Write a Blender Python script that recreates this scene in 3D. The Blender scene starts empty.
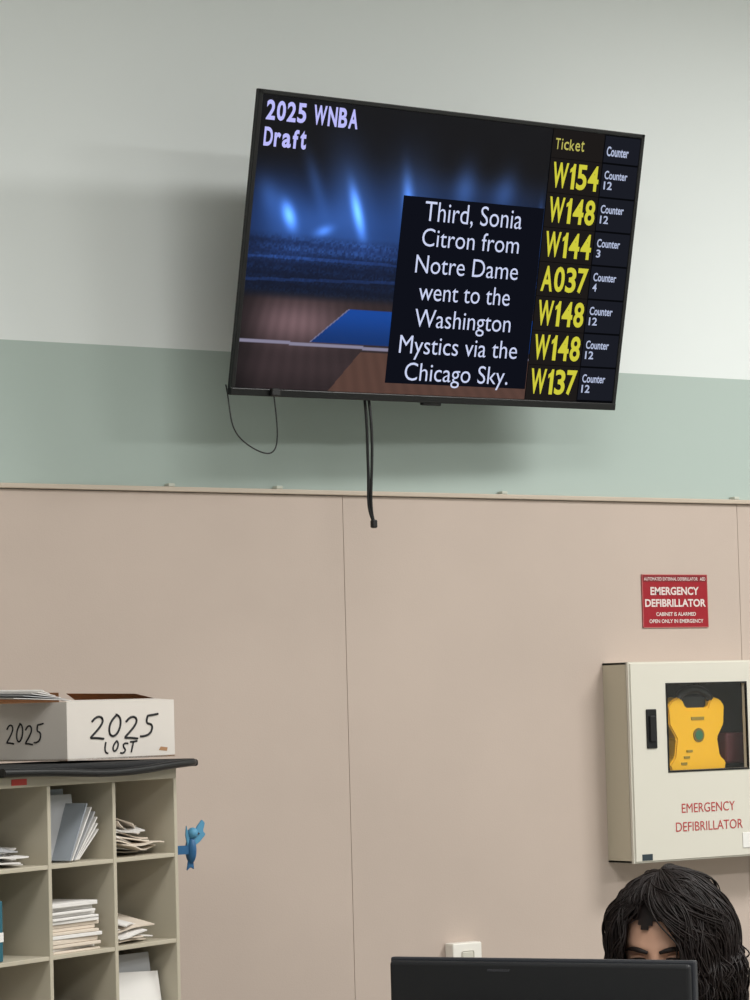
import bpy, bmesh, math, random
from mathutils import Vector, Matrix
random.seed(7)
scene = bpy.context.scene
scene.view_settings.view_transform = 'Standard'

def lin(c):
    return tuple(((v/255)/12.92 if v/255 <= .04045 else ((v/255+.055)/1.055)**2.4) for v in c)
def mat(name, rgb, rough=.6, noise=0.0, nscale=40, bump=0.0, metal=0, emis=0, spec=.4, stretch=None):
    m = bpy.data.materials.new(name); m.use_nodes = True
    nt = m.node_tree; b = nt.nodes['Principled BSDF']
    c = lin(rgb)
    b.inputs['Base Color'].default_value = (*c, 1)
    b.inputs['Roughness'].default_value = rough
    b.inputs['Metallic'].default_value = metal
    b.inputs['Specular IOR Level'].default_value = spec
    if emis:
        b.inputs['Emission Color'].default_value = (*c, 1); b.inputs['Emission Strength'].default_value = emis
    if noise or bump:
        tc = nt.nodes.new('ShaderNodeTexCoord'); n = nt.nodes.new('ShaderNodeTexNoise')
        n.inputs['Scale'].default_value = nscale; n.inputs['Detail'].default_value = 6
        src = tc.outputs['Object']
        if stretch:
            mp = nt.nodes.new('ShaderNodeMapping'); mp.inputs['Scale'].default_value = stretch
            nt.links.new(src, mp.inputs[0]); src = mp.outputs[0]
        nt.links.new(src, n.inputs['Vector'])
        if noise:
            r = nt.nodes.new('ShaderNodeValToRGB')
            r.color_ramp.elements[0].position = .3; r.color_ramp.elements[1].position = .7
            r.color_ramp.elements[0].color = (*[v*(1-noise) for v in c], 1)
            r.color_ramp.elements[1].color = (*[min(1, v*(1+noise)) for v in c], 1)
            nt.links.new(n.outputs['Fac'], r.inputs[0]); nt.links.new(r.outputs[0], b.inputs['Base Color'])
        if bump:
            bp = nt.nodes.new('ShaderNodeBump'); bp.inputs['Strength'].default_value = bump; bp.inputs['Distance'].default_value = .002
            nt.links.new(n.outputs['Fac'], bp.inputs['Height']); nt.links.new(bp.outputs[0], b.inputs['Normal'])
    return m
def emat(name, rgb, s=1.0):
    m = bpy.data.materials.new(name); m.use_nodes = True; nt = m.node_tree; nt.nodes.clear()
    o = nt.nodes.new('ShaderNodeOutputMaterial'); e = nt.nodes.new('ShaderNodeEmission')
    e.inputs[0].default_value = (*lin(rgb), 1); e.inputs[1].default_value = s
    nt.links.new(e.outputs[0], o.inputs[0]); return m
def link(o):
    scene.collection.objects.link(o); return o
def mesh_obj(name, verts, faces, m=None, smooth=False):
    me = bpy.data.meshes.new(name); me.from_pydata([tuple(v) for v in verts], [], faces); me.update()
    if m: me.materials.append(m)
    if smooth:
        for p in me.polygons: p.use_smooth = True
    return link(bpy.data.objects.new(name, me))
def box(name, x0, x1, y0, y1, z0, z1, m, bev=0.0, rot=None, seg=2):
    cx, cy, cz = (x0+x1)/2, (y0+y1)/2, (z0+z1)/2
    bm = bmesh.new(); bmesh.ops.create_cube(bm, size=1)
    bmesh.ops.scale(bm, vec=(abs(x1-x0), abs(y1-y0), abs(z1-z0)), verts=bm.verts)
    if bev: bmesh.ops.bevel(bm, geom=bm.edges[:], offset=bev, segments=seg, affect='EDGES', profile=.5)
    me = bpy.data.meshes.new(name); bm.to_mesh(me); bm.free(); me.materials.append(m)
    o = link(bpy.data.objects.new(name, me)); o.location = (cx, cy, cz)
    if rot: o.rotation_euler = rot
    return o
def extrude_poly(name, pts, y0, y1, m, bev=0):
    bm = bmesh.new(); vs = [bm.verts.new((x, y0, z)) for x, z in pts]
    f = bm.faces.new(vs); r = bmesh.ops.extrude_face_region(bm, geom=[f])
    for v in r['geom']:
        if isinstance(v, bmesh.types.BMVert): v.co.y = y1
    bmesh.ops.recalc_face_normals(bm, faces=bm.faces[:])
    if bev: bmesh.ops.bevel(bm, geom=bm.edges[:], offset=bev, segments=2, affect='EDGES')
    me = bpy.data.meshes.new(name); bm.to_mesh(me); bm.free(); me.materials.append(m)
    return link(bpy.data.objects.new(name, me))
def curve(name, paths, r, m, res=3, kind='NURBS', radii=None, cyc=False, ru=5):
    cu = bpy.data.curves.new(name, 'CURVE'); cu.dimensions = '3D'; cu.bevel_depth = r; cu.bevel_resolution = res
    cu.use_fill_caps = True
    for k, p in enumerate(paths):
        s = cu.splines.new(kind); s.points.add(len(p)-1)
        for i, q in enumerate(p):
            s.points[i].co = (*q, 1)
            if radii: s.points[i].radius = radii[k][i]
        if kind == 'NURBS': s.order_u = min(4, len(p)); s.use_endpoint_u = True; s.resolution_u = ru
        s.use_cyclic_u = cyc
    cu.materials.append(m)
    return link(bpy.data.objects.new(name, cu))
def text(name, s, x0, x1, z0, z1, y, m, bold=0.0, ext=0.0):
    """text laid in the XZ plane facing -Y and fitted to the rectangle"""
    cu = bpy.data.curves.new(name, 'FONT'); cu.body = s; cu.offset = bold; cu.resolution_u = 4
    o = bpy.data.objects.new(name, cu); link(o)
    bpy.context.view_layer.update()
    me = bpy.data.meshes.new_from_object(o.evaluated_get(bpy.context.evaluated_depsgraph_get()))
    bpy.data.objects.remove(o)
    xs = [v.co.x for v in me.vertices]; ys = [v.co.y for v in me.vertices]
    a, b, c, d = min(xs), max(xs), min(ys), max(ys)
    for v in me.vertices:
        X = x0+(v.co.x-a)/(b-a)*(x1-x0); Z = z0+(v.co.y-c)/(d-c)*(z1-z0)
        v.co = (X, y, Z)
    me.materials.clear(); me.materials.append(m); me.name = name
    return link(bpy.data.objects.new(name, me))
def cond(name, s, x0, x1, z0, z1, y, m, bold=.035, gap=.10):
    """condensed bold lettering: every character fitted to its own cell"""
    wt = {'W': 1.5, '1': .62, 'A': 1.1, ' ': .5, 'N': 1.05, 'M': 1.3, 'r': .75, 'f': .7, 't': .7, 'I': .4, 'i': .4, '.': .35, '4': 1.05}
    ws = [wt.get(c, 1.0) for c in s]; tot = sum(ws)+gap*(len(s)-1); k = (x1-x0)/tot; x = x0; out = []
    for c, w_ in zip(s, ws):
        if c == '1':
            a, w, h = x, w_*k, z1-z0
            pts = [(.38, 0), (.92, 0), (.92, 1), (.58, 1), (.45, .88), (.08, .78), (.08, .64), (.38, .70)]
            out.append(mesh_obj(name, [(a+u*w, y, z0+v*h) for u, v in pts], [tuple(range(8))], m))
        elif c != ' ':
            top = z1 if (c.isupper() or c.isdigit() or c in 'ftki') else z0+(z1-z0)*.76
            out.append(text(name, c, x+(.2*w_*k if c == 'i' else 0), x+w_*k*(.8 if c == 'i' else 1), z0, top, y, m, bold))
        x += (w_+gap)*k
    return out
def group(name, objs, M=None, loc=None):
    e = bpy.data.objects.new(name, None); link(e); e.empty_display_size = .05
    if M is not None: e.matrix_world = M
    else: e.location = loc
    for o in objs:
        o.parent = e
        if M is None: o.matrix_parent_inverse = Matrix.Translation(-Vector(loc))
    return e
def frame(origin, yaw):
    return Matrix.Translation(origin) @ Matrix.Rotation(yaw, 4, 'Z')
def ellipsoid(name, c, r, m, seg=24, rot=None):
    bm = bmesh.new(); bmesh.ops.create_uvsphere(bm, u_segments=seg, v_segments=seg//2+2, radius=1)
    bmesh.ops.scale(bm, vec=r, verts=bm.verts)
    for f in bm.faces: f.smooth = True
    me = bpy.data.meshes.new(name); bm.to_mesh(me); bm.free(); me.materials.append(m)
    o = link(bpy.data.objects.new(name, me)); o.location = c
    if rot: o.rotation_euler = rot
    return o
def cyl(name, c, r, h, m, axis='Z', seg=24):
    bm = bmesh.new(); bmesh.ops.create_cone(bm, cap_ends=True, segments=seg, radius1=r, radius2=r, depth=h)
    me = bpy.data.meshes.new(name); bm.to_mesh(me); bm.free(); me.materials.append(m)
    o = link(bpy.data.objects.new(name, me)); o.location = c
    if axis == 'Y': o.rotation_euler = (math.pi/2, 0, 0)
    if axis == 'X': o.rotation_euler = (0, math.pi/2, 0)
    return o

# ------------------------------------------------------------ camera
yaw, pitch, roll = math.radians(35.317), math.radians(3.859), math.radians(-1.518)
F = Vector((math.sin(yaw)*math.cos(pitch), math.cos(yaw)*math.cos(pitch), math.sin(pitch)))
R = Vector((math.cos(yaw), -math.sin(yaw), 0)); U = R.cross(F)
R2 = R*math.cos(roll)+U*math.sin(roll); U2 = -R*math.sin(roll)+U*math.cos(roll)
cd = bpy.data.cameras.new('camera'); cam = link(bpy.data.objects.new('camera', cd))
cam.matrix_world = Matrix(((R2.x, U2.x, -F.x, 0), (R2.y, U2.y, -F.y, -5.19), (R2.z, U2.z, -F.z, 1.6), (0, 0, 0, 1)))
cd.sensor_fit = 'VERTICAL'; cd.sensor_height = 36; cd.lens = 108
scene.camera = cam

# ------------------------------------------------------------ room
def wall_paint():
    m = bpy.data.materials.new('wall_paint_two_tone'); m.use_nodes = True; nt = m.node_tree; b = nt.nodes['Principled BSDF']
    geo = nt.nodes.new('ShaderNodeNewGeometry'); sep = nt.nodes.new('ShaderNodeSeparateXYZ')
    gt = nt.nodes.new('ShaderNodeMath'); gt.operation = 'GREATER_THAN'; gt.inputs[1].default_value = 2.331
    mix = nt.nodes.new('ShaderNodeMix'); mix.data_type = 'RGBA'
    nt.links.new(geo.outputs['Position'], sep.inputs[0]); nt.links.new(sep.outputs['Z'], gt.inputs[0])
    nt.links.new(gt.outputs[0], mix.inputs['Factor'])
    mix.inputs['A'].default_value = (*lin((177, 191, 185)), 1); mix.inputs['B'].default_value = (*lin((229, 234, 233)), 1)
    nt.links.new(mix.outputs['Result'], b.inputs['Base Color']); b.inputs['Roughness'].default_value = .65
    b.inputs['Specular IOR Level'].default_value = .25
    n = nt.nodes.new('ShaderNodeTexNoise'); n.inputs['Scale'].default_value = 120
    bp = nt.nodes.new('ShaderNodeBump'); bp.inputs['Strength'].default_value = .08; bp.inputs['Distance'].default_value = .001
    nt.links.new(geo.outputs['Position'], n.inputs['Vector']); nt.links.new(n.outputs['Fac'], bp.inputs['Height']); nt.links.new(bp.outputs[0], b.inputs['Normal'])
    return m
M_wall = wall_paint()
M_plain = mat('plain_wall_paint', (205, 208, 204), .8)
def panel_fabric():
    m = mat('fabric_wall_panel_beige', (194, 178, 167), .85, noise=.045, nscale=2.2, bump=0)
    nt = m.node_tree; b = nt.nodes['Principled BSDF']
    tc = nt.nodes.new('ShaderNodeTexCoord'); n = nt.nodes.new('ShaderNodeTexNoise'); n.inputs['Scale'].default_value = 350; n.inputs['Detail'].default_value = 3
    bp = nt.nodes.new('ShaderNodeBump'); bp.inputs['Strength'].default_value = .25; bp.inputs['Distance'].default_value = .001
    nt.links.new(tc.outputs['Object'], n.inputs['Vector']); nt.links.new(n.outputs['Fac'], bp.inputs['Height']); nt.links.new(bp.outputs[0], b.inputs['Normal'])
    return m
M_panel = panel_fabric()
M_trim = mat('trim_painted_metal', (196, 182, 166), .45)
M_floor = mat('floor_vinyl', (150, 148, 142), .4, noise=.08, nscale=14)
M_ceil = mat('ceiling_tile', (215, 215, 210), .9, noise=.03, nscale=60)
X0, X1, YF, H = -1.6, 7.6, -7.2, 3.5
box('wall_back', X0, X1, .01, .16, 0, H, M_wall)
box('wall_left', X0-.15, X0, YF, .16, 0, H, M_plain)
box('wall_right', X1, X1+.15, YF, .16, 0, H, M_plain)
box('wall_front', X0-.15, X1+.15, YF-.15, YF, 0, H, M_plain)
box('floor', X0-.15, X1+.15, YF-.15, .16, -.1, 0, M_floor)
box('ceiling', X0-.15, X1+.15, YF-.15, .16, H, H+.1, M_ceil)
xs = [X0, .255, 1.368, 2.480, 3.593, 4.706, 5.82, 6.93, X1]
pan = []
for i in range(len(xs)-1):
    pan.append(box('panel_%d' % i, xs[i]+.0006, xs[i+1]-.0006, 0, .0098, .1, 2.036, M_panel, .0006))
group('wall_panelling_back', pan, loc=(3, 0, 1))
box('trim_1', X0, X1, -.010, .0098, 2.037, 2.047, M_trim, .002)
box('baseboard_back', X0, X1, -.012, .0098, 0, .1, mat('baseboard_rubber', (70, 66, 62), .6), .003)
clips = []
M_clip = mat('clip_plastic', (196, 198, 186), .5)
for x in (3.168, 3.43, 4.02, 4.70, 2.6):
    clips.append(box('clip', x-.008, x+.008, -.009, .009, 2.047, 2.054, M_clip, .002))
group('trim_clips', clips, loc=(3.6, 0, 2.05))

# ------------------------------------------------------------ television
M_blk = mat('tv_black_plastic', (10, 10, 12), .35)
M_blk2 = mat('black_matte_plastic', (20, 20, 22), .6, bump=.1, nscale=300)
def g2(x, z, cx, cz, sx, sz, a=0):
    dx, dz = x-cx, z-cz; ca, sa = math.cos(a), math.sin(a)
    u, v = dx*ca+dz*sa, -dx*sa+dz*ca
    return math.exp(-(u/sx)**2-(v/sz)**2)
def sm(a, b, x):
    t = max(0, min(1, (x-a)/(b-a))); return t*t*(3-2*t)
def hsh(i, j):
    v = math.sin(i*127.1+j*311.7)*43758.5453; return v-math.floor(v)
def img(x, z):
    r, g, b = 13, 13, 16
    st = sm(.20, .05, z)*sm(-.22, -.02, z)
    r += 6*st; g += 26*st; b += 62*st
    L = [(-.245, .078, .012, .050, .38, 200), (-.262, .115, .055, .10, .38, 70), (-.415, .060, .014, .028, .5, 190), (-.425, .060, .06, .07, .3, 60),
         (-.115, .10, .014, .065, .2, 130), (-.115, .125, .07, .085, .2, 55), (-.325, .035, .022, .010, .3, 95), (-.33, .05, .06, .05, 0, 40),
         (-.36, .135, .016, .06, .45, 45), (.03, .15, .03, .05, -.1, 65), (.14, .15, .03, .045, -.3, 55), (.243, .05, .007, .06, 0, 140), (-.47, .10, .025, .04, .6, 45),
         (-.19, -.0, .12, .016, 0, 50), (-.39, -.01, .14, .020, .05, 40), (-.2, .03, .24, .06, 0, 26), (.08, .14, .16, .035, 0, 30)]
    for cx, cz, sx, sz, a, k in L:
        e = k*g2(x, z, cx, cz, sx, sz, a); r += e*.42; g += e*.68; b += e*1.15
    if z < .03 and z > -.125:
        i, j = int((x+1)*240), int((z+1)*260)
        c = hsh(i, j); row = .5+.5*math.sin((z+.03*x)*300)
        k = .50+.40*c*(.4+.6*row); ed = sm(.03, .005, z)
        r = r*(1-ed)+r*k*ed; g = g*(1-ed)+g*k*ed; b = b*(1-ed)+b*(k*.9+.1)*ed
        if abs(z+.060-.03*(x+.2)) < .003 or abs(z+.022+.05*(x+.3)**2) < .0028: r += 10; g += 18; b += 34
    fl = sm(-.085, -.110, z)
    if fl > 0:
        gl = .46+.66*g2(x, z, -.37, -.150, .12, .045)+.10*sm(-.2, -.25, z)
        plank = .965+.035*math.sin((x+.36)/(.3-z)*110)
        fr, fg, fb = 106*gl*plank, 84*gl*plank, 88*gl*plank
        dk = sm(-.23, -.29, z)*.25+sm(-.43, -.52, x)*.4
        fr, fg, fb = fr*(1-dk), fg*(1-dk), fb*(1-dk)
        lft = -.265-(-.135-z)*1.3
        if z > -.188 and z < -.118 and x > lft:
            q = .72+.28*sm(-.19, -.12, z); fr, fg, fb = 18*q, 68*q, 150*q
        if abs(z+.197+.006*math.sin(x*3)) < .0032: fr, fg, fb = 132, 128, 150
        if z > -.188 and z < -.118 and abs(x-lft) < .002: fr, fg, fb = 110, 110, 140
        if z < -.203 and x > -.20+(z+.2)*.9: fr, fg, fb = 104*plank*.85, 74*plank*.85, 64*plank*.85
        r, g, b = r*(1-fl)+fr*fl, g*(1-fl)+fg*fl, b*(1-fl)+fb*fl
    return r, g, b
def screen():
    nx, nz = 480, 270; sx0, sx1, sz0, sz1 = -.508, .508, -.284, .290
    vs, fs, cols = [], [], []
    for j in range(nz+1):
        for i in range(nx+1):
            x = sx0+(sx1-sx0)*i/nx; z = sz0+(sz1-sz0)*j/nz
            vs.append((x, -.001, z)); cols.append((*lin(tuple(max(0, min(255, v)) for v in img(x, z))), 1))
    for j in range(nz):
        for i in range(nx):
            a = j*(nx+1)+i; fs.append((a, a+1, a+nx+2, a+nx+1))
    m = bpy.data.materials.new('tv_screen_picture'); m.use_nodes = True; nt = m.node_tree; b = nt.nodes['Principled BSDF']
    at = nt.nodes.new('ShaderNodeAttribute'); at.attribute_name = 'Col'
    nt.links.new(at.outputs['Color'], b.inputs['Emission Color']); b.inputs['Emission Strength'].default_value = 1.0
    b.inputs['Base Color'].default_value = (.003, .003, .004, 1); b.inputs['Roughness'].default_value = .4; b.inputs['Specular IOR Level'].default_value = .06
    o = mesh_obj('screen', vs, fs, m)
    ca = o.data.color_attributes.new('Col', 'FLOAT_COLOR', 'POINT')
    for i, c in enumerate(cols): ca.data[i].color = c
    return o
tvp = []
W2, H2 = .518, .2996
tvp.append(box('housing', -W2, W2, .0005, .009, -H2, H2, M_blk, .002))
tvp.append(box('housing_step', -W2+.03, W2-.03, .009, .035, -H2+.02, H2-.02, M_blk2, .008))
tvp.append(box('rear_housing', -.40, .40, .035, .065, -.25, .12, M_blk2, .01))
for nm, a in (('bezel_top', (-W2, W2, -.004, .006, H2-.009, H2)), ('bezel_bottom', (-W2, W2, -.005, .006, -H2, -H2+.015)),
              ('bezel_left', (-W2, -W2+.010, -.004, .006, -H2, H2)), ('bezel_right', (W2-.010, W2, -.004, .006, -H2, H2))):
    tvp.append(box(nm, *a, M_blk, .0015))
tvp.append(box('ir_receiver', -.025, .025, -.003, .008, -H2-.006, -H2+.002, M_blk, .002))
tvp.append(screen())
E_title = emat('screen_lavender', (188, 188, 250)); E_white = emat('screen_white', (204, 212, 242)); E_yel = emat('screen_yellow', (206, 202, 62))
E_box = emat('screen_textbox', (15, 17, 26)); E_col = emat('screen_ticket_column', (30, 27, 26)); E_col2 = emat('screen_counter_cell', (27, 29, 37)); E_k = emat('screen_black', (4, 4, 6))
E_cnt = emat('screen_counter_text', (180, 190, 218)); E_panel = emat('screen_side_panel', (8, 9, 12))
def quad(name, x0, x1, z0, z1, y, m): return mesh_obj(name, [(x0, y, z0), (x1, y, z0), (x1, y, z1), (x0, y, z1)], [(0, 1, 2, 3)], m)
tvp.append(quad('text_panel', -.131, .252, -.262, .121, -.0016, E_box))
tvp.append(quad('side_panel', .2535, .508, -.284, .290, -.0013, E_panel))
tvp.append(quad('ticket_column', .2555, .4025, -.284, .290, -.0016, E_col))
rows = [('W154', '12'), ('W148', '12'), ('W144', '3'), ('A037', '4'), ('W148', '12'), ('W148', '12'), ('W137', '12')]
tvp.append(quad('counter_header_cell', .4055, .508, .2315, .288, -.0016, E_col2))
for k, (t, c) in enumerate(rows):
    zc = .193-.073*k
    tvp.append(quad('counter_cell_%d' % k, .4055, .508, zc-.0345, zc+.0345, -.0016, E_col2))
    tvp.append(quad('ticket_rule_%d' % k, .2555, .4025, zc+.0357, zc+.0367, -.0018, E_k))
    tvp += cond('ticket_number_%d' % k, t, .265, .397, zc-.026, zc+.028, -.0024, E_yel, .024, .13)
    tvp.append(text('counter_label_%d' % k, 'Counter', .413, .480, zc+.003, zc+.021, -.0024, E_cnt, .018))
    tvp.append(text('counter_number_%d' % k, c, .4135, .4135+.012*len(c), zc-.019, zc-.002, -.0024, E_cnt, .018))
tvp += cond('ticket_header', 'Ticket', .264, .346, .248, .271, -.0024, emat('screen_dim_yellow', (186, 180, 92)), .008, .20)
tvp.append(text('counter_header', 'Counter', .412, .476, .245, .266, -.0024, E_cnt, .022))
tvp += cond('title_1', '2025 WNBA', -.496, -.268, .242, .281, -.0024, E_title, .030, .17)
tvp += cond('title_2', 'Draft', -.496, -.392, .191, .228, -.0024, E_title, .030, .17)
lines = [('Third, Sonia', -.072, .193), ('Citron from', -.072, .192), ('Notre Dame', -.082, .197), ('went to the', -.066, .182), ('Washington', -.070, .192), ('Mystics via the', -.103, .218), ('Chicago Sky.', -.082, .200)]
cap = .037
for k, (t, a, b) in enumerate(lines):
    base = .077-.0553*k
    lo = base-(.010 if (',' in t or 'y' in t or 'g' in t) else 0)-(.002 if 'y' in t or 'g' in t else 0)
    tvp.append(text('caption_%d' % k, t, a, b, lo, base+cap, -.0024, E_white, -.004))
Mtv = Matrix.Translation((3.676, -.279, 2.508)) @ Matrix.Rotation(math.radians(3.75), 4, 'Z') @ Matrix.Rotation(math.radians(12.48), 4, 'X') @ Matrix.Rotation(math.radians(-.66), 4, 'Y')
tvp.append(box('mount_rail_1', -.16, -.13, .06, .085, -.2, .16, M_blk2)); tvp.append(box('mount_rail_2', .13, .16, .06, .085, -.2, .16, M_blk2))
tvp.append(box('mount_cross', -.2, .2, .085, .105, -.02, .03, M_blk2))
television = group('television', tvp, M=Mtv)
mp = [box('mount_wall_plate', 3.56, 3.79, -.02, .0099, 2.42, 2.6, M_blk2, .002), box('mount_arm', 3.64, 3.72, -.19, -.02, 2.485, 2.535, M_blk2, .004)]
group('tv_wall_mount', mp, loc=(3.676, -.05, 2.5))
M_cab = mat('cable_black', (22, 22, 24), .5)
c1 = curve('loop_cable', [[(3.165, -.225, 2.232), (3.157, -.25, 2.19), (3.157, -.25, 2.145), (3.19, -.25, 2.113), (3.243, -.25, 2.090), (3.270, -.25, 2.105), (3.268, -.25, 2.16), (3.263, -.245, 2.225)]], .0015, M_cab)
c1b = box('cable_plug', 3.254, 3.274, -.256, -.246, 2.210, 2.226, M_cab, .003)
c2 = curve('hanging_cable', [[(3.520, -.20, 2.26), (3.520, -.215, 2.2), (3.523, -.215, 2.12), (3.519, -.21, 2.04), (3.524, -.2, 1.985), (3.532, -.2, 1.966)],
                             [(3.517, -.19, 2.26), (3.517, -.205, 2.2), (3.519, -.2, 2.12), (3.522, -.2, 2.04), (3.516, -.2, 1.995), (3.529, -.2, 1.970)]], .0030, M_cab)
c2b = box('cable_connector', 3.525, 3.537, -.206, -.194, 1.955, 1.972, M_cab, .003)
for nm, o, l in (('television_cable', [c1, c1b], (3.2, -.25, 2.15)), ('power_cable', [c2, c2b], (3.51, -.2, 2.1))): group(nm, o, loc=l)

# ------------------------------------------------------------ sign
M_red = mat('sign_red', (154, 24, 38), .4); M_wht = mat('sign_white', (224, 208, 204), .5); M_pink = mat('sign_dark_red', (128, 30, 38), .5)
sg = [box('plate', 4.408, 4.604, -.003, 0, 1.752, 1.873, M_red, .0005), box('top_strip', 4.411, 4.601, -.0034, -.0028, 1.856, 1.870, M_pink)]
sg.append(text('line_1', 'AUTOMATED EXTERNAL DEFIBRILLATOR   AED', 4.414, 4.598, 1.8590, 1.8665, -.0038, M_wht, .01))
sg.append(text('line_2', 'EMERGENCY', 4.432, 4.577, 1.826, 1.8445, -.0038, M_wht, .03))
sg.append(text('line_3', 'DEFIBRILLATOR', 4.415, 4.597, 1.799, 1.817, -.0038, M_wht, .03))
sg.append(text('line_4', 'CABINET IS ALARMED', 4.447, 4.566, 1.7785, 1.787, -.0038, M_wht, .02))
sg.append(text('line_5', 'OPEN ONLY IN EMERGENCY', 4.426, 4.588, 1.7625, 1.771, -.0038, M_wht, .02))
M_sb = mat('sign_border', (190, 110, 108), .5)
for a in ((4.408, 4.604, 1.752, 1.7535), (4.408, 4.604, 1.8715, 1.873), (4.408, 4.4095, 1.752, 1.873), (4.6025, 4.604, 1.752, 1.873)):
    sg.append(box('border', a[0], a[1], -.0036, -.0028, a[2], a[3], M_sb))
group('defibrillator_sign', sg, loc=(4.506, 0, 1.81))

# ------------------------------------------------------------ defibrillator cabinet
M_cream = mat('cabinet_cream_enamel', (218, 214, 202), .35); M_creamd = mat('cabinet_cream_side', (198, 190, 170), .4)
M_in = mat('cabinet_interior_dark', (38, 36, 36), .7); M_yel = mat('defibrillator_yellow', (242, 184, 30), .4); M_k = mat('black_plastic', (18, 18, 20), .4)
ax0, ax1, az0, az1, af = 4.287, 4.737, 1.231, 1.674, -.092
wx0, wx1, wz0, wz1 = 4.395, 4.629, 1.431, 1.622
ap = [box('side_left', ax0, ax0+.006, af+.010, 0, az0, az1, M_creamd, .001), box('side_right', ax1-.006, ax1, af+.010, 0, az0, az1, M_creamd, .001),
      box('shell_top', ax0, ax1, af+.010, 0, az1-.006, az1, M_cream, .001), box('shell_bottom', ax0, ax1, af+.010, 0, az0, az0+.006, M_cream, .001),
      box('interior_back', ax0+.006, ax1-.006, -.004, 0, az0+.006, az1-.006, M_in)]
def door():
    bm = bmesh.new(); o = [(ax0, az0), (ax1, az0), (ax1, az1), (ax0, az1)]; i = [(wx0, wz0), (wx1, wz0), (wx1, wz1), (wx0, wz1)]
    L = []
    for y in (af, af+.012):
        L.append([[bm.verts.new((x, y, z)) for x, z in o], [bm.verts.new((x, y, z)) for x, z in i]])
    for k in range(4):
        n = (k+1) % 4
        bm.faces.new((L[0][0][k], L[0][0][n], L[0][1][n], L[0][1][k])); bm.faces.new((L[1][0][n], L[1][0][k], L[1][1][k], L[1][1][n]))
        bm.faces.new((L[0][0][n], L[0][0][k], L[1][0][k], L[1][0][n])); bm.faces.new((L[0][1][k], L[0][1][n], L[1][1][n], L[1][1][k]))
    bmesh.ops.recalc_face_normals(bm, faces=bm.faces[:])
    oe = [e for e in bm.edges if all(abs(v.co.x-ax0) < 1e-5 or abs(v.co.x-ax1) < 1e-5 for v in e.verts) and all(abs(v.co.y-af) < 1e-5 for v in e.verts)]
    bmesh.ops.bevel(bm, geom=oe, offset=.004, segments=3, affect='EDGES')
    me = bpy.data.meshes.new('door'); bm.to_mesh(me); bm.free(); me.materials.append(M_cream); return link(bpy.data.objects.new('door', me))
ap.append(door())
for a in ((wx0-.004, wx1+.004, wz0-.004, wz0), (wx0-.004, wx1+.004, wz1, wz1+.004), (wx0-.004, wx0, wz0, wz1), (wx1, wx1+.004, wz0, wz1)):
    ap.append(box('window_gasket', a[0], a[1], af-.002, af+.004, a[2], a[3], M_k, .0008))
mg = bpy.data.materials.new('window_acrylic'); mg.use_nodes = True; nt = mg.node_tree; nt.nodes.clear()
o_ = nt.nodes.new('ShaderNodeOutputMaterial'); mx = nt.nodes.new('ShaderNodeMixShader'); tr = nt.nodes.new('ShaderNodeBsdfTransparent'); gl = nt.nodes.new('ShaderNodeBsdfGlossy')
gl.inputs['Roughness'].default_value = .05; mx.inputs[0].default_value = .06
nt.links.new(tr.outputs[0], mx.inputs[1]); nt.links.new(gl.outputs[0], mx.inputs[2]); nt.links.new(mx.outputs[0], o_.inputs[0])
ap.append(quad('window_pane', wx0, wx1, wz0, wz1, af+.006, mg))
ap.append(box('door_latch', 4.331, 4.360, af-.004, af+.001, 1.482, 1.569, M_k, .002))
ap.append(box('latch_handle', 4.337, 4.354, af-.009, af-.003, 1.496, 1.555, M_blk2, .003))
M_rt = mat('lettering_red', (184, 66, 66), .5)
ap.append(text('lettering_1', 'EMERGENCY', 4.427, 4.585, 1.336, 1.357, af-.0008, M_rt, 0))
ap.append(text('lettering_2', 'DEFIBRILLATOR', 4.408, 4.607, 1.295, 1.316, af-.0008, M_rt, 0))
ap.append(box('sticker', 4.308, 4.338, af-.0006, af, 1.236, 1.250, mat('sticker_dark', (50, 62, 70), .4)))
ap.append(box('inspection_tag', 4.605, 4.68, af-.002, af, 1.25, 1.285, mat('tag_white', (236, 234, 230), .5), .001))
dx = 4.428
def P(u, v): return (dx+u*.170, 1.428+v*.172)
outl = [P(*q) for q in [(.04, 0), (.98, 0), (1.0, .10), (.90, .18), (.86, .42), (.98, .60), (1.0, .84), (.93, .92), (.80, .96), (.74, .90), (.70, .82), (.32, .82), (.27, .92), (.20, .97), (.07, .92), (0, .84), (.02, .6), (.14, .42), (.10, .18), (0, .08)]]
ap.append(extrude_poly('defibrillator_body', outl, -.055, -.02, M_yel, .003))
ap.append(curve('defibrillator_handle', [[(P(.20, 0)[0], -.045, P(.2, .92)[1]), (P(.28, 0)[0], -.047, P(.3, 1.04)[1]), (P(.5, 0)[0], -.047, P(.5, 1.08)[1]), (P(.72, 0)[0], -.047, P(.7, 1.04)[1]), (P(.80, 0)[0], -.045, P(.8, .92)[1])]], .009, M_k))
ap.append(box('defibrillator_core', P(.3, 0)[0], P(.72, 0)[0], -.045, -.02, P(0, .78)[1], P(0, .98)[1], M_k, .003))
M_gr = mat('defibrillator_grey', (150, 130, 50), .4)
ap.append(cyl('speaker', (P(.52, .46)[0], -.056, P(.5, .46)[1]), .011, .004, mat('green_button', (50, 110, 80), .4), 'Y'))
ap.append(cyl('button_ring', (P(.52, .46)[0], -.0555, P(.5, .46)[1]), .016, .003, mat('ring_dark_yellow', (120, 100, 40), .4), 'Y'))
for k in range(3):
    ap.append(box('icon_%d' % k, P(.2+.05*k, 0)[0], P(.30+.05*k, 0)[0], -.057, -.054, P(0, .08+.08*k)[1], P(0, .11+.08*k)[1], M_gr))
ap.append(box('label', P(.40, 0)[0], P(.62, 0)[0], -.057, -.054, P(0, .66)[1], P(0, .70)[1], M_gr))
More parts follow.
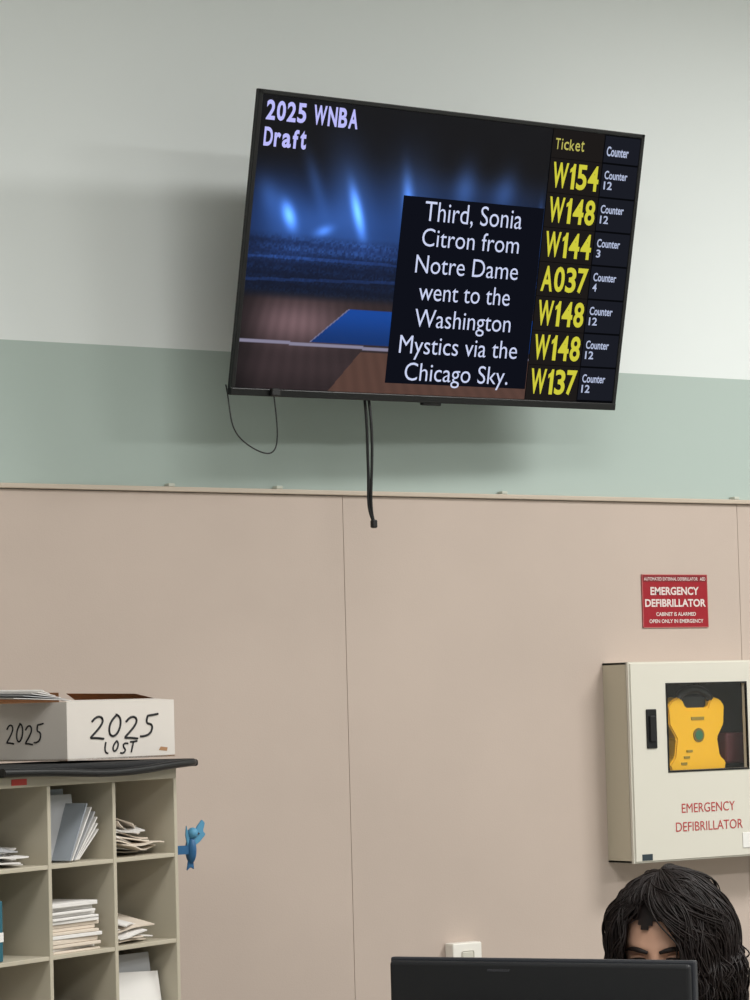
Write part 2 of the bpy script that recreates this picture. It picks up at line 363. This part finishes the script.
ap.append(box('pads_pouch', 4.604, 4.690, -.05, -.015, 1.44, 1.51, mat('pouch_maroon', (80, 34, 38), .6), .006))
ap.append(box('device_shelf', ax0+.006, ax1-.006, af+.014, -.004, 1.415, 1.428, M_k))
group('defibrillator_cabinet', ap, loc=(4.51, -.045, 1.45))

# ------------------------------------------------------------ outlet
op = [box('plate', 3.828, 3.905, -.03, 0, .985, 1.084, mat('outlet_white', (238, 234, 226), .4), .003)]
for z in (1.015, 1.055):
    op.append(box('socket', 3.850, 3.882, -.0325, -.029, z-.012, z+.012, mat('outlet_ivory', (206, 202, 190), .4), .004))
group('wall_outlet', op, loc=(3.866, 0, 1.034))

# ------------------------------------------------------------ cubby shelf (local frame)
SH = frame((2.728, -.722, 0), math.radians(24))
M_sh = mat('shelf_cream_laminate', (186, 178, 160), .5, noise=.02, nscale=8)
M_shi = mat('shelf_hardboard_back', (140, 130, 110), .7)
pitch_, D_ = .181, .30
rz = [1.350, 1.203, 1.055, .907]
sp = []
NC = 6
Wd = NC*pitch_+.006
sp.append(box('top_board', -Wd, 0, 0, D_, 1.478, 1.496, M_sh, .0015))
sp.append(box('bottom_board', -Wd, 0, 0, D_, .75, .768, M_sh, .0015))
for k in range(NC+1):
    x = -.0045-k*pitch_
    sp.append(box('upright_%d' % k, x-.0045, x+.0045, 0, D_, .768, 1.478, M_sh, .001))
for j, z in enumerate(rz):
    for k in range(NC):
        x = -.009-k*pitch_
        sp.append(box('shelf_%d_%d' % (j, k), x-pitch_+.009, x, .001, D_, z-.007, z, M_sh, .0008))
sp.append(box('back_board', -Wd, 0, D_, D_+.005, .75, 1.496, M_shi))
sp.append(box('red_label', -.465, -.425, -.0006, 0, 1.482, 1.492, mat('label_red', (200, 60, 50), .5)))
group('cubby_shelf', sp, M=SH)
M_cabn = mat('cabinet_grey_metal', (165, 160, 148), .5)
bc = [box('body', -Wd, 0, .02, D_+.004, .06, .75, M_cabn, .004), box('plinth', -Wd+.02, -.02, .05, D_, 0, .06, M_k)]
for k in range(3):
    w = Wd/3
    bc.append(box('door_%d' % k, -Wd+k*w+.004, -Wd+(k+1)*w-.004, .004, .02, .07, .745, M_cabn, .003))
    bc.append(box('handle_%d' % k, -Wd+(k+1)*w-.04, -Wd+(k+1)*w-.028, -.012, .004, .5, .62, M_k, .003))
group('base_cabinet', bc, M=SH)

M_pap = mat('paper_white', (226, 223, 220), .8); M_papw = mat('paper_warm', (216, 203, 188), .8); M_blue = mat('booklet_bluegrey', (150, 157, 166), .6); M_gry = mat('paper_grey', (176, 177, 180), .7)
def cellx(c): return -.009-c*pitch_, -.009-(c+1)*pitch_+.009
def sheet_stack(name, c, z, n, th, w, d, mats, y=.012, jit=.01, xoff=0):
    r, l = cellx(c); out = []; zz = z
    for i in range(n):
        jx, jy, a = random.uniform(-jit, jit)*.6, random.uniform(0, jit), random.uniform(-.06, .06)
        cx = (r+l)/2+xoff+jx; t = th*random.uniform(.6, 1.3)
        out.append(box('sheet_%d' % i, cx-w/2, cx+w/2, y+jy, y+jy+d, zz, zz+t*.92, random.choice(mats), min(.001, t*.3), rot=(0, 0, a)))
        zz += t
    return group(name, out, M=SH)
def sheet(name, c, foot, y, w, h, tilt, back, turn, z, m, th=.003):
    r, l = cellx(c)
    o = box(name, 0, w, -th/2, th/2, 0, h, m, min(.001, th*.3))
    for v in o.data.vertices: v.co.x += w/2; v.co.z += h/2
    o.matrix_local = Matrix.Translation((l+foot, y, z+.001)) @ Matrix.Rotation(turn, 4, 'Z') @ Matrix.Rotation(-back, 4, 'X') @ Matrix.Rotation(tilt, 4, 'Y')
    return o
def lean_sheet(name, c, foot, y0, d, h, t, z, m, th=.0025):
    r, l = cellx(c)
    o = box(name, -th/2, th/2, 0, d, 0, h, m, 0)
    for v in o.data.vertices: v.co.y += d/2; v.co.z += h/2
    o.matrix_local = Matrix.Translation((l+foot, y0, z+.002)) @ Matrix.Rotation(t, 4, 'Y')
    return o
z_ = 1.351
bk = [sheet('booklet_0', 1, .006, .075, .120, .118, 0, .14, -.15, z_, M_blue, .008), sheet('booklet_1', 1, .010, .055, .112, .110, 0, .18, -.2, z_, M_gry, .005)]
for k, (f_, h_, t_, m_) in enumerate(((.058, .105, .50, M_blue), (.068, .102, .58, M_pap), (.078, .098, .66, M_gry), (.086, .092, .74, M_pap), (.094, .082, .80, M_pap), (.102, .074, .88, M_pap))):
    bk.append(lean_sheet('leaning_sheet_%d' % k, 1, f_, .006+.003*k, .05, h_, t_, z_, m_))
group('leaning_booklets', bk, M=SH)
def messy(name, c, z, n, w, d, hgt, mats, seedv, slope=.0, xo=0.0, ystart=.004, curl=.010):
    r, l = cellx(c); out = []; rnd = random.Random(seedv)
    for k in range(n):
        N = 10; ww = w*rnd.uniform(.55, .95); dd = d*rnd.uniform(.5, 1); ang = rnd.uniform(-.5, .5)
        cx = (r+l)/2+rnd.uniform(-.015, .015)+xo; cy = d/2+ystart; base = z+.002+hgt*k/n
        kx, ky = rnd.uniform(-.18, .18)-slope, rnd.uniform(0, .30); ph = rnd.uniform(0, 6); cu = rnd.uniform(.002, curl)
        vs, fs = [], []
        for j in range(N+1):
            for i in range(N+1):
                u, v = (i/N-.5)*ww, (j/N-.5)*dd
                X = u*math.cos(ang)-v*math.sin(ang); Y = u*math.sin(ang)+v*math.cos(ang)
                X = max(l+.003-cx, min(r-.003-cx, X)); Y = max(-d/2, Y)
                Z = base+max(0, kx*X+ky*(Y+d*.4)+.006)*(.3+.7*k/n)+cu*(1+math.sin(u*50+ph))*.5*(k/n+.2)
                vs.append((cx+X, cy+Y, Z))
        for j in range(N):
            for i in range(N): a = j*(N+1)+i; fs.append((a, a+1, a+N+2, a+N+1))
        o = mesh_obj('envelope_%d' % k, vs, fs, mats[k % len(mats)]); s = o.modifiers.new('s', 'SOLIDIFY'); s.thickness = .0022; s.offset = 1; out.append(o)
    return group(name, out, M=SH)
messy('crumpled_envelopes', 0, 1.350, 13, .165, .2, .040, [M_papw, M_pap, M_papw, M_pap], 4, .32, curl=.014)
messy('curled_papers', 2, 1.350, 9, .19, .24, .020, [M_pap, M_pap, M_gry], 9, .10)
sheet_stack('envelope_stack', 1, 1.203, 14, .0066, .132, .22, [M_pap, M_pap, M_papw], .006, .018, -.008)
messy('folded_letters', 0, 1.203, 8, .14, .16, .020, [M_papw, M_pap], 12, -.08, -.02)
gf = [sheet('folder_0', 0, .010, .05, .148, .125, 0, .15, -.1, 1.056, M_gry, .004), sheet('folder_1', 0, .016, .035, .140, .10, .05, .2, -.12, 1.056, M_pap, .002)]
group('grey_folders', gf, M=SH)
r_, l_ = cellx(1)
group('brown_envelopes', [box('envelope_%d' % i, l_+.01+.004*i, r_-.01-.003*i, .04, .25, 1.0555+.012*i, 1.067+.012*i, mat('kraft_dark_%d' % i, (104-8*i, 82-6*i, 66-5*i), .8), .002) for i in range(4)], M=SH)
r_, l_ = cellx(2)
group('tissue_box', [box('carton', l_+.004, l_+.063, .01, .12, 1.2035, 1.30, mat('teal_card', (40, 96, 112), .5), .002), box('carton_top', l_+.008, l_+.056, .02, .11, 1.30, 1.302, M_pap), box('carton_stripe', l_+.004, l_+.0632, .0095, .12, 1.235, 1.25, M_pap)], M=SH)
messy('cubby_letters', 2, 1.055, 6, .16, .2, .02, [M_pap, M_papw], 31, .05)

# laptop sleeve
M_slv = mat('neoprene_black', (24, 24, 27), .75, bump=.3, nscale=400)
def sleeve():
    N, K = 40, 14; vs, fs = [], []
    for j in range(K+1):
        for i in range(N+1):
            x = -.52+.555*i/N; y = -.024+.305*j/K
            dr = -.010*sm(-.02, .035, x) if x > -.02 else 0
            vs.append((x, y, 1.4990+max(0, .002*math.sin(x*14))+dr*.2))
    for j in range(K):
        for i in range(N): a = j*(N+1)+i; fs.append((a, a+1, a+N+2, a+N+1))
    o = mesh_obj('sleeve', vs, fs, M_slv, True); s = o.modifiers.new('s', 'SOLIDIFY'); s.thickness = .012; s.offset = 1
    b = o.modifiers.new('b', 'BEVEL'); b.width = .004; b.segments = 3; b.limit_method = 'ANGLE'
    return o
sl = sleeve()
bead = curve('zip_beading', [[(-.52, -.026, 1.504), (-.38, -.029, 1.502), (-.27, -.031, 1.493), (-.15, -.030, 1.496), (-.05, -.028, 1.503), (.020, -.025, 1.505), (.036, -.014, 1.505), (.038, .1, 1.504), (.036, .28, 1.504)]], .0068, M_k)
group('laptop_sleeve', [sl, bead], M=SH)

# cardboard box
BX = frame((2.748, -.686, 1.5155), math.radians(14))
M_bw = mat('cardboard_white', (214, 207, 200), .75, noise=.02, nscale=12); M_kr = mat('cardboard_kraft', (172, 130, 94), .85, noise=.04, nscale=30)
bw, bd, bh, t = .257, .27, .099, .003
bp = [box('front_panel', -bw, 0, 0, t, 0, bh, M_bw), box('rear_panel', -bw, 0, bd-t, bd, 0, bh, M_bw), box('left_panel', -bw, -bw+t, t, bd-t, 0, bh, M_bw), box('right_panel', -t, 0, t, bd-t, 0, bh, M_bw),
      box('base', -bw, 0, 0, bd, 0, t, M_kr), box('inner_front', -bw+t, -t, t, t+.001, t, bh-.001, M_kr), box('inner_rear', -bw+t, -t, bd-t-.001, bd-t, t, bh-.001, M_kr)]
bp.append(mesh_obj('flap_rear', [(-bw+.01, bd, bh), (-.02, bd, bh), (-.04, bd-.02, bh+.018), (-bw+.02, bd-.02, bh+.022)], [(0, 1, 2, 3)], M_kr))
bp.append(mesh_obj('flap_right', [(-.002, .03, bh), (-.002, bd-.03, bh), (-.05, bd-.05, bh+.016), (-.045, .05, bh+.012)], [(0, 1, 2, 3)], M_kr))
bp.append(mesh_obj('flap_front', [(-bw+.006, .001, bh), (-.004, .001, bh), (-.02, .03, bh+.003), (-bw+.02, .035, bh+.003)], [(0, 1, 2, 3)], M_bw))
G = {'2': [[(0, .75), (.2, .98), (.6, 1), (.8, .75), (.55, .45), (.25, .2), (0, .0), (.35, .08), (1.0, .0)]],
     '0': [[(.5, 1), (.12, .75), (.05, .3), (.35, .0), (.75, .12), (.9, .6), (.7, .95), (.4, 1)]],
     '5': [[(1.0, 1.02), (.3, .95)], [(.3, .95), (.2, .58), (.6, .65), (.85, .38), (.6, .03), (.0, .05)]],
     'L': [[(.1, 1), (.05, .05), (.7, 0)]], 'O': [[(.45, 1), (.08, .7), (.1, .2), (.5, 0), (.85, .4), (.7, .9), (.4, 1)]],
     'S': [[(.85, .9), (.4, 1), (.15, .75), (.5, .5), (.8, .25), (.45, 0), (.05, .1)]], 'T': [[(.45, .95), (.45, 0)], [(0, .95), (.95, 1.0)]]}
M_ink = mat('marker_ink', (20, 20, 24), .6)
def hand(name, s, fn, x0, x1, z0, z1, r=.0013, slant=.006):
    w = (x1-x0)/len(s); ps = []
    for i, ch in enumerate(s):
        for st in G[ch]:
            ps.append([fn(x0+i*w+u*w*.86+v*slant, z0+v*(z1-z0)+.002*math.sin(i*2.1)) for u, v in st])
    return curve(name, ps, r, M_ink, 1)
ff = lambda a, b: (a, -.0005, b)
fl = lambda a, b: (-bw-.0005, bd-a, b)
bp += [hand('writing_front', '2025', ff, -.207, -.045, .035, .074, .0020, .010), hand('writing_lost', 'LOST', ff, -.175, -.095, .010, .029, .0016),
       hand('writing_side', '2025', fl, .118, .212, .030, .063, .0015, .004)]
bp.append(mesh_obj('stain', [(-.04, -.0004, .012), (-.02, -.0004, .010), (-.018, -.0004, .016), (-.035, -.0004, .018)], [(0, 1, 2, 3)], M_kr))
group('cardboard_box', bp, M=BX)
pp = []
for i in range(6):
    pp.append(box('sheet_%d' % i, -bw-.05+.014*i, -bw+.06-.006*i, .03+.018*i, .26+.012*i, bh+.0075+.0030*i, bh+.0086+.0030*i, (M_pap, M_gry)[i == 1], 0, rot=(.02, .05+.03*i, .14*i-.25)))
group('loose_papers', pp, M=BX)

# blue figurine clipped on shelf side
M_bb = mat('figurine_blue', (44, 96, 140), .45); M_bl = mat('figurine_light_blue', (84, 146, 180), .45)
fg = [ellipsoid('bird_body', (.014, .03, 1.352), (.009, .014, .024), M_bb), ellipsoid('bird_head', (.016, .026, 1.381), (.009, .011, .010), M_bl),
      extrude_poly('bird_wing_1', [(.016, 1.372), (.024, 1.392), (.034, 1.404), (.040, 1.398), (.036, 1.384), (.041, 1.378), (.030, 1.366), (.018, 1.358)], .024, .028, M_bl, .001),
      extrude_poly('bird_wing_2', [(.010, 1.372), (.004, 1.395), (.002, 1.378), (.006, 1.355)], .024, .028, M_bl, .0008),
      extrude_poly('bird_tail', [(.008, 1.334), (.018, 1.334), (.019, 1.318), (.012, 1.322), (.005, 1.316)], .028, .032, M_bb, .001),
      extrude_poly('bird_beak', [(.022, 1.384), (.029, 1.380), (.022, 1.377)], .022, .026, mat('beak', (60, 60, 70), .5)),
      box('clip', -.016, .006, .022, .034, 1.345, 1.360, M_bb)]
fm = SH @ Matrix.Translation((.0165, -.016, 0)) @ Matrix.Rotation(math.radians(-30), 4, 'Z')
group('blue_bird_figurine', fg, M=fm)

# ------------------------------------------------------------ desk, monitor
mdir = Vector((.265, -.463, 0)).normalized()
myaw = math.atan2(mdir.y, mdir.x)
MO = frame((3.0515, -1.3105, 0), myaw)
M_desk = mat('desk_laminate', (150, 128, 104), .45, noise=.06, nscale=6, stretch=(1, 8, 1)); M_leg = mat('desk_leg_metal', (90, 90, 92), .4, metal=.6)
dk = [box('top', -.42, .72, -.30, .42, .712, .74, M_desk, .003), box('modesty_panel', -.38, .68, -.26, -.24, .25, .712, M_desk)]
for x in (-.38, .68):
    for y in (-.25, .38): dk.append(box('leg', x-.02, x+.02, y-.02, y+.02, 0, .712, M_leg, .003))
group('desk', dk, M=MO)
M_mon = mat('monitor_black_plastic', (24, 25, 29), .5, bump=.05, nscale=200); M_mon2 = mat('monitor_edge_plastic', (44, 46, 52), .45)
mh = .5335/2
mn = [box('bezel', -mh, mh, .0, .016, .86, 1.176, M_mon2, .003), box('back_cover', -mh+.004, mh-.004, -.014, .001, .866, 1.171, M_mon, .006, seg=3),
      box('electronics_bulge', -.19, .19, -.045, -.012, .90, 1.10, M_mon, .014, seg=3),
      box('screen_glass', -mh+.01, mh-.01, .0158, .0168, .875, 1.168, emat('monitor_glow', (150, 170, 190), .5)),
      box('stand_neck', -.03, .03, -.055, -.040, .75, 1.02, M_mon, .004), box('stand_foot', -.12, .12, -.12, .08, .74, .752, M_mon, .004)]
for k in range(14): mn.append(box('vent_%d' % k, -.13+.02*k-.007, -.13+.02*k+.007, -.0475, -.044, 1.075, 1.078, M_k))
mn.append(text('maker_badge', 'monitor', -.085, -.045, 1.156, 1.161, -.0146, mat('badge_grey', (90, 90, 98), .4), 0))
group('computer_monitor', mn, M=MO)
kb = [box('case', -.2, .2, .22, .34, .74, .758, M_blk2, .004)]
for j in range(5):
    for i in range(14): kb.append(box('key', -.19+i*.0272, -.19+i*.0272+.023, .228+j*.021, .246+j*.021, .758, .763, M_k, .001, seg=1))
group('keyboard', kb, M=MO)

# ------------------------------------------------------------ office chair
g = Vector((-.85, -.527, 0)).normalized(); lft = Vector((-g.y, g.x, 0))
PX = Matrix(((lft.x, -g.x, 0, 3.626), (lft.y, -g.y, 0, -1.021), (0, 0, 1, 0), (0, 0, 0, 1)))
M_ch = mat('chair_fabric', (40, 42, 48), .9, bump=.3, nscale=200)
ch = [box('seat', -.24, .24, -.25, .22, .36, .43, M_ch, .03, seg=4), box('backrest', -.21, .21, .20, .26, .55, .92, M_ch, .03, seg=4), box('back_post', -.03, .03, .24, .27, .42, .7, M_k, .004),
      cyl('gas_lift', (0, 0, .22), .025, .28, M_leg)]
for k in range(5):
    a = k*math.tau/5; c, s = math.cos(a), math.sin(a)
    ch.append(curve('base_arm_%d' % k, [[(0, 0, .10), (c*.15, s*.15, .09), (c*.28, s*.28, .07)]], .016, M_k))
    ch.append(cyl('caster_%d' % k, (c*.28, s*.28, .028), .028, .03, M_k, 'X'))
group('office_chair', ch, M=PX)

# ------------------------------------------------------------ seated person
M_skin = mat('skin', (200, 156, 132), .5, noise=.03, nscale=25); M_hair = mat('hair_dark_brown', (29, 21, 20), .55, noise=.35, nscale=60, spec=.3)
M_shirt = mat('shirt_olive', (66, 70, 52), .9, bump=.3, nscale=150); M_tr = mat('trousers_dark', (40, 42, 54), .9)
person = []
def skin(name, verts, edges, radii, m, root=0, sub=2):
    me = bpy.data.meshes.new(name); me.from_pydata(verts, edges, []); me.materials.append(m)
    o = link(bpy.data.objects.new(name, me)); o.modifiers.new('Skin', 'SKIN')
    for i, r in enumerate(radii):
        sv = me.skin_vertices[0].data[i]; sv.radius = r if isinstance(r, tuple) else (r, r); sv.use_root = (i == root)
    o.modifiers['Skin'].use_smooth_shade = True
    s = o.modifiers.new('Sub', 'SUBSURF'); s.levels = sub; s.render_levels = sub
    return o
tv = [(0, .02, .52), (0, .03, .66), (0, .01, .80), (0, -.01, .92), (0, -.03, .985),
      (-.09, -.01, .955), (-.165, 0, .93), (-.21, -.08, .72), (-.17, -.30, .80), (.09, -.01, .955), (.165, 0, .93), (.21, -.08, .72), (.17, -.30, .80)]
te = [(0, 1), (1, 2), (2, 3), (3, 4), (3, 5), (5, 6), (6, 7), (7, 8), (3, 9), (9, 10), (10, 11), (11, 12)]
tr_ = [(.15, .11), (.135, .10), (.145, .105), (.13, .09), (.055, .055), .062, .058, .045, .033, .062, .058, .045, .033]
person.append(skin('shirt', tv, te, tr_, M_shirt))
lv = [(0, .02, .53), (-.09, -.02, .53), (-.11, -.40, .52), (-.11, -.42, .10), (.09, -.02, .53), (.11, -.40, .52), (.11, -.42, .10)]
person.append(skin('trousers', lv, [(0, 1), (1, 2), (2, 3), (0, 4), (4, 5), (5, 6)], [.11, .085, .06, .045, .085, .06, .045], M_tr))
for s in (-1, 1):
    person.append(box('shoe', s*.11-.045, s*.11+.045, -.56, -.34, .005, .09, M_k, .03, seg=4))
    wx, wy, wz = s*.165, -.31, .80
    hv = [(wx, wy, wz), (wx-s*.012, wy-.03, wz-.004), (wx-s*.025, wy-.075, wz-.008)]; he = [(0, 1), (1, 2)]; hr = [(.024, .018), (.028, .016), (.034, .014)]
    person.append(skin('palm', hv, he, hr, M_skin))
    for k, (off, ln) in enumerate(((-.027, .062), (-.009, .072), (.009, .068), (.026, .054))):
        bx, by, bz = hv[2][0]+off, hv[2][1]+.005, hv[2][2]
        fv = [(bx, by, bz), (bx+off*.1, by-ln*.5, bz+.006), (bx+off*.15, by-ln*.8, bz-.006), (bx+off*.15, by-ln, bz-.022)]
        person.append(skin('finger_%d' % k, fv, [(0, 1), (1, 2), (2, 3)], [.0095, .009, .008, .007], M_skin, sub=1))
    tb = [(hv[1][0]-s*.015, hv[1][1], hv[1][2]), (hv[1][0]-s*.038, hv[1][1]-.028, hv[1][2]-.010), (hv[1][0]-s*.043, hv[1][1]-.055, hv[1][2]-.018)]
    person.append(skin('thumb', tb, [(0, 1), (1, 2)], [.012, .010, .008], M_skin, sub=1))
person.append(skin('neck', [(0, -.02, .95), (0, -.045, 1.02), (0, -.075, 1.09)], [(0, 1), (1, 2)], [.056, .050, .052], M_skin))
HC = Vector((-.008, -.100, 1.157)); HM = Matrix.Translation(HC) @ Matrix.Rotation(math.radians(3), 4, 'Z') @ Matrix.Rotation(math.radians(14), 4, 'X')
def hadd(o): o.matrix_local = HM @ o.matrix_local; person.append(o); return o
def headmesh():
    bm = bmesh.new(); bmesh.ops.create_uvsphere(bm, u_segments=96, v_segments=72, radius=1)
    for v in bm.verts:
        d = v.co.copy(); x, y, z = d.x*.075, d.y*.097, d.z*.117
        if z < 0:
            k = -z/.117; x *= 1-.30*k**1.6
            if y > 0: y *= 1-.45*k**1.2
            else: y *= 1-.06*k
        if y < 0:
            fr = min(1, -y/.05)
            def gs(cx, cz, sx, sz): return math.exp(-((abs(x)-cx)/sx)**2-((z-cz)/sz)**2)*fr
            y -= .011*gs(0, -.006, .009, .022)+.022*gs(0, -.030, .013, .014)+.004*gs(.012, -.034, .006, .007)
            y += .010*gs(.031, .0, .018, .012); y -= .005*gs(.03, .022, .025, .009)
            y -= .004*gs(.042, -.028, .02, .018); y -= .007*gs(0, -.060, .024, .013); y -= .009*gs(0, -.098, .022, .018); y += .003*gs(0, -.060, .03, .002)
        v.co = (x, y, z)
    for f in bm.faces: f.smooth = True
    me = bpy.data.meshes.new('head'); bm.to_mesh(me); bm.free(); me.materials.append(M_skin); return link(bpy.data.objects.new('head', me))
hadd(headmesh())
M_eye = mat('eye_white', (200, 192, 186), .2); M_iris = mat('iris_brown', (34, 20, 14), .2); M_lip = mat('lips', (168, 92, 84), .45)
for s in (-1, 1):
    hadd(ellipsoid('eyeball', (s*.031, -.0755, 0), (.0125, .0125, .0125), M_eye)); hadd(ellipsoid('iris', (s*.031, -.0865, -.003), (.0055, .0025, .0055), M_iris))
    hadd(curve('upper_eyelid', [[(s*.017, -.083, .0), (s*.024, -.0885, .0045), (s*.031, -.0895, .006), (s*.039, -.087, .004), (s*.046, -.079, -.001)]], .0026, M_skin))
    hadd(curve('lashes', [[(s*.016, -.085, -.002), (s*.024, -.0912, .0022), (s*.031, -.0922, .0032), (s*.039, -.0897, .0012), (s*.049, -.080, -.004)]], .0017, M_hair))
    hadd(curve('lower_eyelid', [[(s*.018, -.083, -.002), (s*.025, -.0875, -.008), (s*.033, -.087, -.009), (s*.045, -.079, -.002)]], .0016, M_skin))
    hadd(curve('eyebrow', [[(s*.011, -.0985, .015), (s*.022, -.0990, .019), (s*.034, -.0945, .021), (s*.046, -.085, .019), (s*.057, -.072, .011)]], .0042, M_hair, radii=[[.7, 1.1, 1.1, .9, .3]]))
    hadd(ellipsoid('ear', (s*.076, .008, -.012), (.009, .018, .031), M_skin, rot=(0, 0, s*.3)))
hadd(curve('mouth_upper', [[(-.024, -.094, -.061), (-.012, -.1015, -.057), (0, -.103, -.0585), (.012, -.1015, -.057), (.024, -.094, -.061)]], .0032, M_lip, radii=[[.3, 1, .9, 1, .3]]))
hadd(curve('mouth_lower', [[(-.022, -.094, -.0625), (-.01, -.1005, -.066), (0, -.102, -.067), (.01, -.1005, -.066), (.022, -.094, -.0625)]], .0038, M_lip, radii=[[.3, 1, 1.1, 1, .3]]))
def haircap():
    bm = bmesh.new(); bmesh.ops.create_uvsphere(bm, u_segments=64, v_segments=48, radius=1)
    kill = []
    for v in bm.verts:
        d = v.co.copy(); x, y, z = d.x*.088, d.y*.106+.004, d.z*.122
        phi = abs(math.degrees(math.atan2(d.x, -d.y)))
        if z < 0 and y > 0: z = z*1.15
        v.co = (x, y, z)
        if (phi < 58 and z < .058+.006*math.sin(d.x*9)) or z < -.12: kill.append(v)
    bmesh.ops.delete(bm, geom=kill, context='VERTS')
    for f in bm.faces: f.smooth = True
    me = bpy.data.meshes.new('hair_cap'); bm.to_mesh(me); bm.free(); me.materials.append(M_hair); return link(bpy.data.objects.new('hair_cap', me))
hadd(haircap())
rnd = random.Random(41); paths, rads = [], []
# wavy, tousled hair in clumps: neighbouring strands share a guide wave
for c_ in range(330):
    cph = rnd.uniform(-180, 180); sgn = 1 if cph > -20 else -1
    front = abs(cph) < 80
    lim = rnd.uniform(34, 85) if sgn > 0 else rnd.uniform(42, 90)
    cp1 = (cph if abs(cph) > lim else sgn*lim)+rnd.uniform(-8, 8)
    vmax = 1.36 if sgn > 0 else 1.20
    cvol = rnd.uniform(1.0, vmax); camp = rnd.uniform(.005, .013)
    w1, w2, f1 = rnd.uniform(0, 6.28), rnd.uniform(0, 6.28), rnd.uniform(5, 8.5)
    cth = rnd.uniform(1, 36); cL = rnd.uniform(.03, .17); short = front and rnd.random() < .30; cthe = rnd.uniform(54, 68)
    for m_ in range(7):
        ph0 = cph+rnd.gauss(0, 5); ph1 = cp1+rnd.gauss(0, 4.5); vol = max(1.0, cvol+rnd.gauss(0, .03)); amp = camp*rnd.uniform(.7, 1.3)
        th0 = max(1, cth+rnd.gauss(0, 3)); L_ = cL*rnd.uniform(.7, 1.15); path = []; dw = rnd.gauss(0, .35)
        the = 96 if not short else cthe+rnd.uniform(-4, 3)
        ph = 0
        for k in range(11):
            t = k/10; th = math.radians(th0+(the-th0)*t); sw = min(1, t*1.35)**1.3
            if short: sw *= .7
            ph = math.radians(ph0+(ph1-ph0)*sw)
            v_ = 1+(vol-1)*min(1, t*1.6+.15)
            if short: v_ = min(v_, 1.10)
            q = Vector((.088*v_*math.sin(th)*math.sin(ph), -.106*v_*math.sin(th)*math.cos(ph)+.004, .1245*(1+(vol-1)*.30)*math.cos(th)))
            am = amp*min(1, t*2)*.9
            q += Vector((math.cos(ph), math.sin(ph), 0))*am*math.sin(t*f1+w1+dw)+q.normalized()*am*.5*(1+math.sin(t*f1*1.2+w2+dw))
            path.append(q)
        nn = 11
        if the > 80:
            e = path[-1]; side = Vector((math.sin(ph), -math.cos(ph), 0)); tan = Vector((-side.y, side.x, 0))
            a0 = math.sin(f1+w1+dw); b0 = math.sin(f1*1.2+w2+dw)
            for k in range(1, 9):
                q = k/8
                path.append(e+Vector((0, 0, -L_*q))+side*(.014*math.sin(q*2.4)-.020*q*q+amp*.8*(math.sin(f1*1.2+w2+dw+q*7)-b0))+tan*amp*(math.sin(f1+w1+dw+q*7)-a0))
            nn = 19
        paths.append([tuple(p) for p in path])
        rr = [.8]*nn; rr[0] = .5; rr[-1] = .1; rr[-2] = .45; rr[-3] = .7
        rads.append(rr)
hadd(curve('hair_locks', paths, .0019, M_hair, 0, radii=rads, ru=3))
group('seated_person', person, M=PX)

# ------------------------------------------------------------ lights
M_fix = mat('fixture_white', (230, 230, 228), .5); M_dif = emat('fixture_diffuser', (252, 253, 248), 2.5)
def panel(x, y, w, d, power):
    o = [box('housing', x-w/2, x+w/2, y-d/2, y+d/2, 3.43, 3.5, M_fix, .004), box('diffuser', x-w/2+.03, x+w/2-.03, y-d/2+.03, y+d/2-.03, 3.424, 3.432, M_dif)]
    group('ceiling_light', o, loc=(x, y, 3.45))
    l = bpy.data.lights.new('panel_lamp', 'AREA'); l.shape = 'RECTANGLE'; l.size = w-.06; l.size_y = d-.06; l.energy = power; l.color = (1, .992, .965)
    lo = link(bpy.data.objects.new('panel_lamp', l)); lo.location = (x, y, 3.415)
for x, y, p in ((5.3, -1.9, 66), (2.6, -2.3, 31), (5.3, -4.4, 76), (2.6, -4.4, 55), (0, -3.2, 34)):
    panel(x, y, 1.25, .62, p)
w = bpy.data.worlds.new('world'); scene.world = w; w.use_nodes = True
w.node_tree.nodes['Background'].inputs[0].default_value = (.8, .85, .9, 1); w.node_tree.nodes['Background'].inputs[1].default_value = .2
